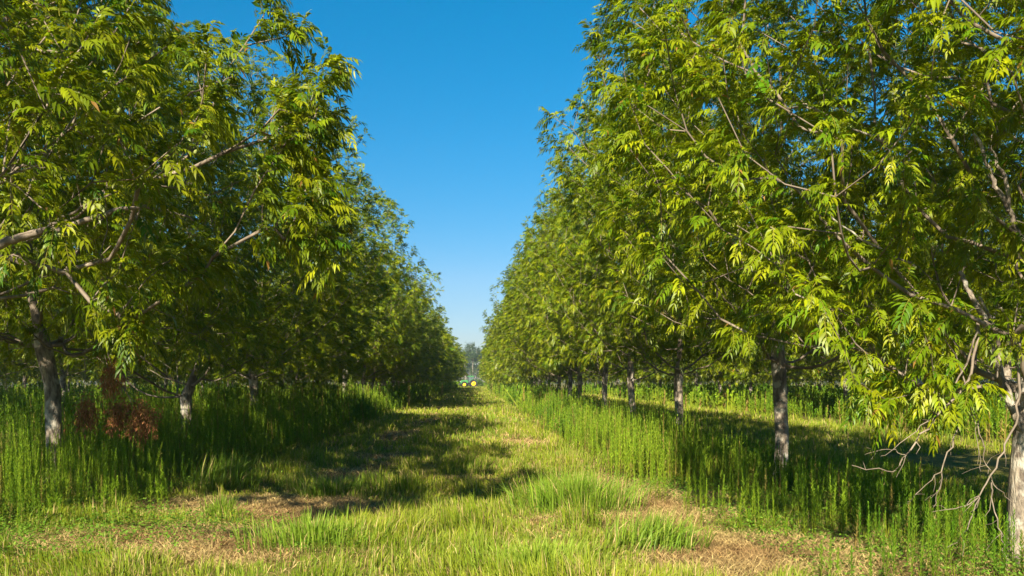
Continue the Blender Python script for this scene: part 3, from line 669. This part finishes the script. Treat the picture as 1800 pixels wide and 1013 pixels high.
Zt = 7.35; orgA = (ROWR, Z0, float(gh(ROWR, Z0)))
tl = [L_(Zt, [(1722, 560), (1712, 620), (1695, 680), (1640, 740), (1590, 800), (1570, 826), (1500, 820)], (.020, .005), -.03),
      L_(Zt, [(1718, 575), (1700, 640), (1660, 700), (1610, 760), (1545, 800)], (.014, .003), -.02),
      L_(Zt - .1, [(1795, 560), (1792, 660), (1786, 730), (1755, 810), (1722, 870), (1690, 890), (1640, 900)], (.018, .004), -.02),
      L_(Zt - .2, [(1722, 870), (1700, 930), (1668, 960)], (.009, .003)), L_(Zt - .15, [(1740, 850), (1750, 900), (1765, 960), (1775, 1005)], (.009, .004)),
      L_(Zt, [(1718, 740), (1730, 800), (1738, 830)], (.008, .004)), L_(Zt, [(1685, 750), (1660, 810), (1650, 860), (1642, 890)], (.010, .004)),
      L_(Zt, [(1655, 830), (1610, 870), (1595, 888)], (.006, .002)), L_(Zt - .1, [(1742, 845), (1775, 880), (1795, 885)], (.006, .003)),
      L_(Zt, [(1695, 690), (1718, 760), (1724, 830)], (.007, .003)), L_(Zt, [(1590, 800), (1560, 790), (1520, 800)], (.005, .002))]
for l_ in tl: link('bare_branch', twig_mesh('bare_branch', [l_], .012, .004, orgA), M_TWIG, tA)
# thick pale crooked limbs behind them
tl = [L_(7.9, [(1800, 760), (1770, 690), (1745, 620), (1728, 560), (1705, 515), (1690, 480)], (.060, .030), .03),
      L_(7.7, [(1762, 670), (1755, 610), (1740, 560), (1722, 520)], (.028, .020)), L_(7.7, [(1738, 570), (1758, 545), (1770, 560), (1776, 605), (1785, 630)], (.018, .010)),
      L_(8.0, [(1800, 430), (1772, 370), (1745, 320), (1730, 270), (1712, 235)], (.04, .022), .02), L_(8.0, [(1772, 370), (1760, 300), (1735, 260)], (.03, .02)),
      L_(7.8, [(1610, 470), (1530, 430), (1460, 380), (1400, 180)][:3] + [(1445, 372)], (.018, .008)),
      L_(8.0, [(1600, 268), (1540, 245), (1480, 215), (1420, 185), (1400, 175)], (.016, .010))]
for l_ in tl: link('limb', twig_mesh('limb', [l_], .04, .02, orgA), M_BARK, tA)
# pale boughs crossing at the left from the off-frame trunk
org0 = (ROWL, Z0, float(gh(ROWL, Z0)))
tl = [L_(7.6, [(-420, 560), (-150, 480), (0, 430), (55, 412), (120, 398), (200, 372), (270, 366), (340, 385)], (.075, .012)),
      L_(7.6, [(55, 412), (100, 392), (150, 362), (205, 338)], (.022, .012)), L_(7.5, [(-300, 420), (-60, 350), (0, 318), (40, 292), (110, 235)], (.045, .008)),
      L_(7.7, [(-350, 300), (-60, 90), (0, 45), (55, 5), (80, -40)], (.050, .025)), L_(7.7, [(30, 25), (60, 12), (95, 8)], (.02, .012)),
      L_(7.5, [(40, 292), (90, 298), (160, 300)], (.010, .004)), L_(7.5, [(20, 300), (45, 250), (60, 200)], (.01, .004)),
      L_(7.6, [(65, 90), (110, 97), (160, 125)], (.016, .010)), L_(7.6, [(330, 165), (370, 152), (410, 135)], (.012, .008))]
for l_ in tl: link('bough', twig_mesh('bough', [l_], .04, .01, org0), M_TWIG, t0)
# green nuts among the leaves
def nut_mesh():
    bm = bmesh.new(); bmesh.ops.create_uvsphere(bm, u_segments=10, v_segments=8, radius=1)
    for v in bm.verts:
        a = math.atan2(v.co.y, v.co.x); k = 1 + .08 * math.cos(4 * a); v.co.x *= .017 * k; v.co.y *= .017 * k; v.co.z *= .027 * (1.12 if v.co.z < 0 else 1)
    for f in bm.faces: f.smooth = True
    me = bpy.data.meshes.new('nut'); bm.to_mesh(me); bm.free(); return me
NM = nut_mesh(); M_NUT = flat_mat('nut_husk', (.17, .20, .04), .7); NM.materials.append(M_NUT)
for i, (u, v) in enumerate([(209, 195), (212, 186), (235, 158), (236, 128), (269, 98), (344, 268), (255, 296), (249, 312), (73, 338), (265, 435), (105, 415), (198, 528)]):
    o = link('nut', NM, None, t0); X, Y, Zz = px(u, v, 7.3 + .2 * (i % 3)); o.location = (X - org0[0], Y - org0[1], Zz - org0[2]); o.rotation_euler = (.3 * math.sin(i), .3 * math.cos(2 * i), i)
# hanging dead branch with rust-brown leaves on the leaning left tree
org1 = (ROWL, Z0 + STEP, float(gh(ROWL, Z0 + STEP))); Zd = 13.7
dl = [L_(Zd, [(140, 560), (178, 590), (195, 640), (222, 690), (240, 735)], (.022, .006)), L_(Zd, [(178, 590), (190, 650), (205, 720)], (.012, .004)),
      L_(Zd, [(222, 690), (245, 720), (262, 745)], (.007, .003)), L_(Zd, [(150, 600), (148, 680), (140, 740)], (.008, .003)), L_(Zd, [(178, 590), (230, 590), (240, 610)], (.007, .003)),
      L_(Zd, [(120, 640), (112, 720), (110, 770)], (.007, .003))]
db = link('dead_branch', twig_mesh('dead_branch', dl, .01, .004, org1), M_TWIG, t1); db['label'] = 'dead branch hanging with rust-brown leaves'
r = np.random.default_rng(9); Ps = []
for (u, v, su, sv, n) in [(197, 658, 12, 20, 46), (222, 712, 24, 14, 55), (250, 735, 16, 22, 80), (155, 720, 14, 14, 40), (232, 600, 14, 14, 12), (150, 700, 8, 14, 12), (205, 728, 14, 10, 25)]:
    for q in range(int(n * 2.2)):
        p_ = px(u + r.normal(0, su * .7), v + r.normal(0, sv * .7), Zd + r.normal(0, .14)); Ps.append(p_)
Ps = np.array(Ps) - np.array(org1); Dd = norm(r.normal(0, .6, Ps.shape) + np.array([0, 0, -.9]))
V, Q, T, C = leaf_mass(99, Ps, Dd, r.uniform(.10, .2, len(Ps)), 3, 0, (.26, .095, .035), (.50, .23, .095), .5, 1.0, 5)
link('dried_leaves', np_mesh('dried_leaves', V, [Q, T], C), M_DRY, db)

# ------------------------------------------------------------------ tractor at the end of the path
def bm_obj(name, bm, mat, parent, smooth=False):
    me = bpy.data.meshes.new(name)
    bmesh.ops.recalc_face_normals(bm, faces=bm.faces)
    if smooth:
        for f in bm.faces: f.smooth = True
    bm.to_mesh(me); bm.free(); return link(name, me, mat, parent)
def prism(bm, prof, y0, y1, bev=.0):
    """extrude an (x,z) outline between y0 and y1"""
    a = [bm.verts.new((x, y0, z)) for x, z in prof]; b_ = [bm.verts.new((x, y1, z)) for x, z in prof]
    n = len(prof); fs = [bm.faces.new(a), bm.faces.new(b_[::-1])]
    for i in range(n): fs.append(bm.faces.new((a[i], b_[i], b_[(i + 1) % n], a[(i + 1) % n])))
    if bev:
        es = set(e for f in fs for e in f.edges); bmesh.ops.bevel(bm, geom=list(es), offset=bev, segments=2, affect='EDGES', profile=.5)
def lathe_y(bm, prof, seg=28):
    """prof (r, y) rotated round the y axis"""
    rings = [[bm.verts.new((r_ * math.cos(2 * math.pi * k / seg), y, r_ * math.sin(2 * math.pi * k / seg))) for k in range(seg)] for r_, y in prof]
    for A_, B_ in zip(rings[:-1], rings[1:]):
        for k in range(seg): bm.faces.new((A_[k], A_[(k + 1) % seg], B_[(k + 1) % seg], B_[k]))
def arc_band(bm, r0, r1, a0, a1, y0, y1, n=12):
    pr = [(r1 * math.cos(a0 + (a1 - a0) * k / n), r1 * math.sin(a0 + (a1 - a0) * k / n)) for k in range(n + 1)] + [(r0 * math.cos(a1 + (a0 - a1) * k / n), r0 * math.sin(a1 + (a0 - a1) * k / n)) for k in range(n + 1)]
    prism(bm, pr, y0, y1)
MG = flat_mat('tractor_green', (.035, .19, .05), .5); MY = flat_mat('tractor_yellow', (.85, .52, .01), .4); MT = flat_mat('tyre_rubber', (.02, .02, .02), .8)
MB = flat_mat('black_metal', (.025, .025, .028), .5)
mg, tg, pg = new_mat('cab_glass'); pg.inputs['Base Color'].default_value = (.10, .15, .15, 1); pg.inputs['Roughness'].default_value = .08; pg.inputs['Alpha'].default_value = .75
MR = flat_mat('lamp_red', (.5, .03, .02), .3); MW = flat_mat('lamp_clear', (.8, .8, .75), .2)
trc = empty('tractor', (-1.35, 222, 0), R(6))
tag(trc, 'green farm tractor with yellow wheel rims at the far end of the grass path', 'tractor')
# local: front towards -x
bm = bmesh.new(); prism(bm, [(-2.45, 1.0), (-2.5, 1.35), (-2.3, 1.72), (-.45, 1.95), (-.45, 1.15), (-2.3, .95)], -.42, .42, .05); hood = bm_obj('hood', bm, MG, trc)
bm = bmesh.new(); prism(bm, [(-2.53, 1.05), (-2.57, 1.33), (-2.50, 1.5), (-2.47, 1.05)], -.33, .33); bm_obj('grille', bm, MB, hood)
for s in (-1, 1):
    bm = bmesh.new(); prism(bm, [(-2.51, 1.52), (-2.44, 1.62), (-2.38, 1.62), (-2.45, 1.50)], s * .26 - .10, s * .26 + .10); bm_obj('headlight', bm, MW, trc)
bm = bmesh.new(); prism(bm, [(-2.35, .60), (-2.35, .98), (-.3, 1.1), (1.2, 1.05), (1.2, .55), (-.3, .5)], -.26, .26, .04); bm_obj('chassis', bm, MB, trc)
bm = bmesh.new(); prism(bm, [(-2.95, .6), (-2.95, 1.0), (-2.56, 1.0), (-2.42, .6)], -.36, .36, .04); bm_obj('front_weights', bm, MB, trc)
# cab frame: posts, roof, panes
bm = bmesh.new()
for y in (-.78, .72):
    prism(bm, [(-.50, 1.15), (-.42, 2.72), (-.34, 2.72), (-.42, 1.15)], y, y + .06); prism(bm, [(.38, 1.6), (.34, 2.72), (.41, 2.72), (.45, 1.6)], y, y + .06)
    prism(bm, [(.98, 1.6), (.90, 2.72), (.98, 2.72), (1.06, 1.6)], y, y + .06)
prism(bm, [(-.5, 1.1), (-.5, 1.22), (.42, 1.22), (.42, 1.1)], -.78, .78); prism(bm, [(.3, 1.5), (.3, 1.62), (1.05, 1.62), (1.05, 1.5)], -.78, .78)
cab = bm_obj('cab', bm, MB, trc)
bm = bmesh.new(); prism(bm, [(-.62, 2.74), (-.58, 2.90), (-.3, 2.98), (.8, 2.98), (1.08, 2.88), (1.10, 2.74)], -.85, .85, .03); bm_obj('roof', bm, MG, trc)
for y in (-.765, .745):
    bm = bmesh.new(); prism(bm, [(-.40, 1.24), (-.35, 2.71), (.33, 2.71), (.37, 1.64), (.37, 1.24)], y, y + .02); bm_obj('side_window', bm, mg, cab)
    bm = bmesh.new(); prism(bm, [(.46, 1.63), (.42, 2.71), (.89, 2.71), (.97, 1.63)], y, y + .02); bm_obj('side_window', bm, mg, cab)
bm = bmesh.new(); prism(bm, [(-.47, 1.96), (-.43, 2.71), (-.41, 2.71), (-.45, 1.96)], -.71, .71); bm_obj('windscreen', bm, mg, cab)
bm = bmesh.new(); prism(bm, [(1.0, 1.63), (.94, 2.71), (.96, 2.71), (1.02, 1.63)], -.71, .71); bm_obj('rear_window', bm, mg, cab)
bm = bmesh.new(); prism(bm, [(.15, 1.25), (.15, 1.55), (.45, 1.6), (.5, 2.2), (.65, 2.2), (.65, 1.25)], -.26, .26, .04); bm_obj('seat', bm, MB, trc)
bm = bmesh.new(); prism(bm, [(-.35, .45), (-.35, .55), (.1, .55), (.1, .45)], -.95, -.6); prism(bm, [(-.3, .8), (-.3, .88), (.1, .88), (.1, .8)], -.95, -.6); bm_obj('steps', bm, MB, trc)
bm = bmesh.new(); bmesh.ops.create_cone(bm, segments=12, radius1=.055, radius2=.045, depth=1.1, matrix=Matrix.Translation((-.62, -.5, 2.3)), cap_ends=True); bm_obj('exhaust_pipe', bm, MB, trc)
def wheel(x, y, rad, wd):
    s = 1 if y > 0 else -1
    e = bpy.data.objects.new('wheel', None)
    bm = bmesh.new(); ri = rad * .62
    prof = [(ri, -.42 * wd), (rad * .8, -.5 * wd), (rad * .95, -.46 * wd), (rad, -.3 * wd), (rad, .3 * wd), (rad * .95, .46 * wd), (rad * .8, .5 * wd), (ri, .42 * wd), (ri, -.42 * wd)]
    lathe_y(bm, prof, 36)
    for k in range(20):   # lugs
        a = 2 * math.pi * k / 20
        for sg in (-1, 1):
            q = Matrix.Rotation(a + (.16 if sg > 0 else 0), 4, 'Y') @ Matrix.Translation((rad + .01, sg * wd * .22, 0)) @ Matrix.Rotation(sg * .5, 4, 'X')
            bmesh.ops.create_cube(bm, size=1, matrix=q @ Matrix.Diagonal((.06, wd * .48, .06, 1)))
    ty_ = bm_obj('wheel', bm, MT, trc, False); ty_.location = (x, y, rad + .02)
    bm = bmesh.new(); lathe_y(bm, [(ri, -.40 * wd), (ri * .97, .10 * wd * s), (ri * .80, .04 * wd * s), (ri * .5, .16 * wd * s), (ri * .3, .22 * wd * s), (.001, .24 * wd * s)] if s > 0 else [(ri, .40 * wd), (ri * .97, -.10 * wd), (ri * .80, -.04 * wd), (ri * .5, -.16 * wd), (ri * .3, -.22 * wd), (.001, -.24 * wd)], 28)
    bm_obj('rim', bm, MY, ty_, True)
    bm = bmesh.new(); bmesh.ops.create_cone(bm, segments=16, radius1=ri * .26, radius2=ri * .2, depth=.12, matrix=Matrix.Translation((0, s * .30 * wd, 0)) @ Matrix.Rotation(R(90), 4, 'X'), cap_ends=True); bm_obj('hub', bm, MB, ty_)
    bpy.data.objects.remove(e)
for s in (-1, 1):
    wheel(.85, s * 1.0, .98, .52); wheel(-1.55, s * .95, .70, .42)
    bm = bmesh.new(); arc_band(bm, 1.06, 1.11, R(18), R(150), -.27, .27)
    o = bm_obj('fender', bm, MG, trc); o.location = (.85, s * 1.0, 1.0)
    bm = bmesh.new(); arc_band(bm, .76, .80, R(30), R(150), -.2, .2)
    o = bm_obj('fender', bm, MB, trc); o.location = (-1.55, s * .95, .72)
    bm = bmesh.new(); prism(bm, [(1.1, 2.72), (1.1, 2.80), (1.14, 2.80), (1.14, 2.72)], s * .6 - .08, s * .6 + .08); bm_obj('tail_lamp', bm, MR, trc)
bm = bmesh.new(); prism(bm, [(1.2, .6), (1.2, .7), (2.0, .5), (2.0, .42)], -.45, -.37); prism(bm, [(1.2, .6), (1.2, .7), (2.0, .5), (2.0, .42)], .37, .45); bm_obj('hitch_arms', bm, MB, trc)

# ------------------------------------------------------------------ far pines beyond the orchard
def pine(x, y, H, seed, label):
    r = np.random.default_rng(seed); e = empty('pine_tree', (x, y, 0)); tag(e, label, 'pine tree', 'pines beyond the end of the path')
    zz = np.linspace(-.2, H * .93, 9); P = np.stack([r.normal(0, .08, 9).cumsum(), r.normal(0, .08, 9).cumsum(), zz], -1); rd = np.linspace(.3, .07, 9)
    v, q = tubes(P[:-1], P[1:], rd[:-1], rd[1:], 8, np.tile([0, 0, 1.], (8, 1)), np.tile([0, 0, 1.], (8, 1)))
    link('trunk', np_mesh('trunk', v, [q], smooth=True), M_BARK, e)
    Vb, Qb, o = [], [], 0; Pl, Dl = [], []
    for k in range(46):
        t = r.uniform(.42, 1); z = H * (.5 + .5 * t) * .97 if k % 5 else H * r.uniform(.35, .5); a = r.uniform(0, 6.28); ln = H * .23 * (1.15 - t) ** .6 * r.uniform(.6, 1.1) + .3
        b0 = np.array([0, 0, z]); b1 = b0 + np.array([math.cos(a) * ln, math.sin(a) * ln, ln * r.uniform(.1, .45)])
        v, q = tubes(b0[None], b1[None], np.array([.07]), np.array([.02]), 4); Vb.append(v); Qb.append(q + o); o += 8
        for j in range(26):
            f = r.uniform(.35, 1.05); Pl.append(b0 + (b1 - b0) * f + r.normal(0, .35, 3)); Dl.append(r.normal(0, 1, 3) + (b1 - b0) * .2 + [0, 0, .4])
    link('branches', np_mesh('branches', np.concatenate(Vb), [np.concatenate(Qb)]), M_BARK, e)
    Pl = np.array(Pl); Dl = norm(np.array(Dl))
    V, Q, T, C = leaf_mass(seed, Pl, Dl, r.uniform(.5, .9, len(Pl)), 3, 1, (.035, .075, .02), (.09, .135, .035), .1, 1.3)
    link('crown', np_mesh('crown', V, [Q, T], C), M_LEAF, e)
for i, (u, top, Z, lab) in enumerate([(826, 604, 400, 'tallest pale green pine seen far off straight above the tractor'), (838, 612, 410, 'distant pine right of the tallest, its crown half behind the right row'),
                                      (818, 618, 395, 'distant pine left of the tallest one beyond the tractor'), (832, 622, 385, 'shorter thin pine in the gap just above the tractor cab'),
                                      (846, 618, 420, 'distant pine behind the end of the right tree row'), (808, 622, 420, 'distant pine behind the end of the left tree row')]):
    pine((u - 835) * Z / F, Z, (670 - top) * Z / F + CAM_H, 500 + i, lab)
# far wood behind the orchard: one mass
r = np.random.default_rng(77); n = 42000; tt = r.uniform(-1, 1, n); hh = 11 + 8 * fbm(tt * 30, tt * 0, 44, 3)
xx = np.where(np.abs(tt) < .4, tt * 210 / .4, np.sign(tt) * (84 + (1 - np.abs(tt)) / .6 * 126)); yb = np.where(np.abs(tt) < .4, 440, 60 + (1 - np.abs(tt)) / .6 * 380)
P = np.stack([xx + r.normal(0, 3, n), yb + r.normal(0, 7, n), np.abs(r.uniform(0, 1, n) ** .8) * hh], -1)
V, Q, T, C = leaf_mass(700, P, norm(r.normal(0, 1, (n, 3)) + [0, -.3, .3]), r.uniform(1.6, 2.6, n), 2, 1, (.035, .07, .015), (.09, .13, .03), .3, 1.5)
tag(link('far_wood', np_mesh('far_wood', V, [Q, T], C), M_LEAF), 'dark green woodland line beyond the far end of the orchard', 'woodland', kind='stuff')
# low green bushes where the path ends behind the tractor
BU = []
for i, (bx, by, s_) in enumerate([(-3.6, 236, 1.6), (-1.2, 240, 1.9), (1.0, 238, 1.5)]):
    r = np.random.default_rng(800 + i); n = 700; d = norm(r.normal(0, 1, (n, 3))) * r.uniform(.5, 1, (n, 1)); d[:, 2] = np.abs(d[:, 2]) * 1.2; P = d * s_
    e = empty('bush', (bx, by, 0)); tag(e, ['bright green bush behind the front of the tractor', 'bright green bush behind the tractor cab', 'green bush behind the rear wheel of the tractor'][i], 'bush', 'bushes behind the tractor')
    V, Q, T, C = leaf_mass(810 + i, P, norm(d), r.uniform(.3, .5, n), 3, 1, (.06, .14, .015), (.17, .26, .02), .3, 1.4)
    link('foliage', np_mesh('foliage', V, [Q, T], C), M_LEAF, e)
    v, q = tubes(np.array([[0, 0, -.1], [.05, 0, -.1]]), np.array([[.3, .1, s_ * .9], [-.3, -.1, s_ * .9]]), np.array([.05, .05]), np.array([.02, .02]), 6); link('stem', np_mesh('stem', v, [q]), M_TWIG, e)
# ------------------------------------------------------------------ thin summer air
bm = bmesh.new(); bmesh.ops.create_cube(bm, size=1, matrix=Matrix.Translation((0, 210, 18)) @ Matrix.Diagonal((1000, 620, 40, 1)))
hz = bm_obj('haze', bm, None, None); tag(hz, 'thin pale blue air over the whole orchard', 'haze', kind='stuff')
mh = bpy.data.materials.new('haze_air'); mh.use_nodes = True; hn = mh.node_tree; hn.nodes.clear()
ho = hn.nodes.new('ShaderNodeOutputMaterial'); hv = hn.nodes.new('ShaderNodeVolumePrincipled')
hv.inputs['Color'].default_value = (.62, .78, 1, 1); hv.inputs['Density'].default_value = .0003; hv.inputs['Anisotropy'].default_value = .2
hn.links.new(hv.outputs[0], ho.inputs['Volume']); hz.data.materials.append(mh)
print('polys', sum(len(me.polygons) for me in bpy.data.meshes), 'objects', len(bpy.data.objects))
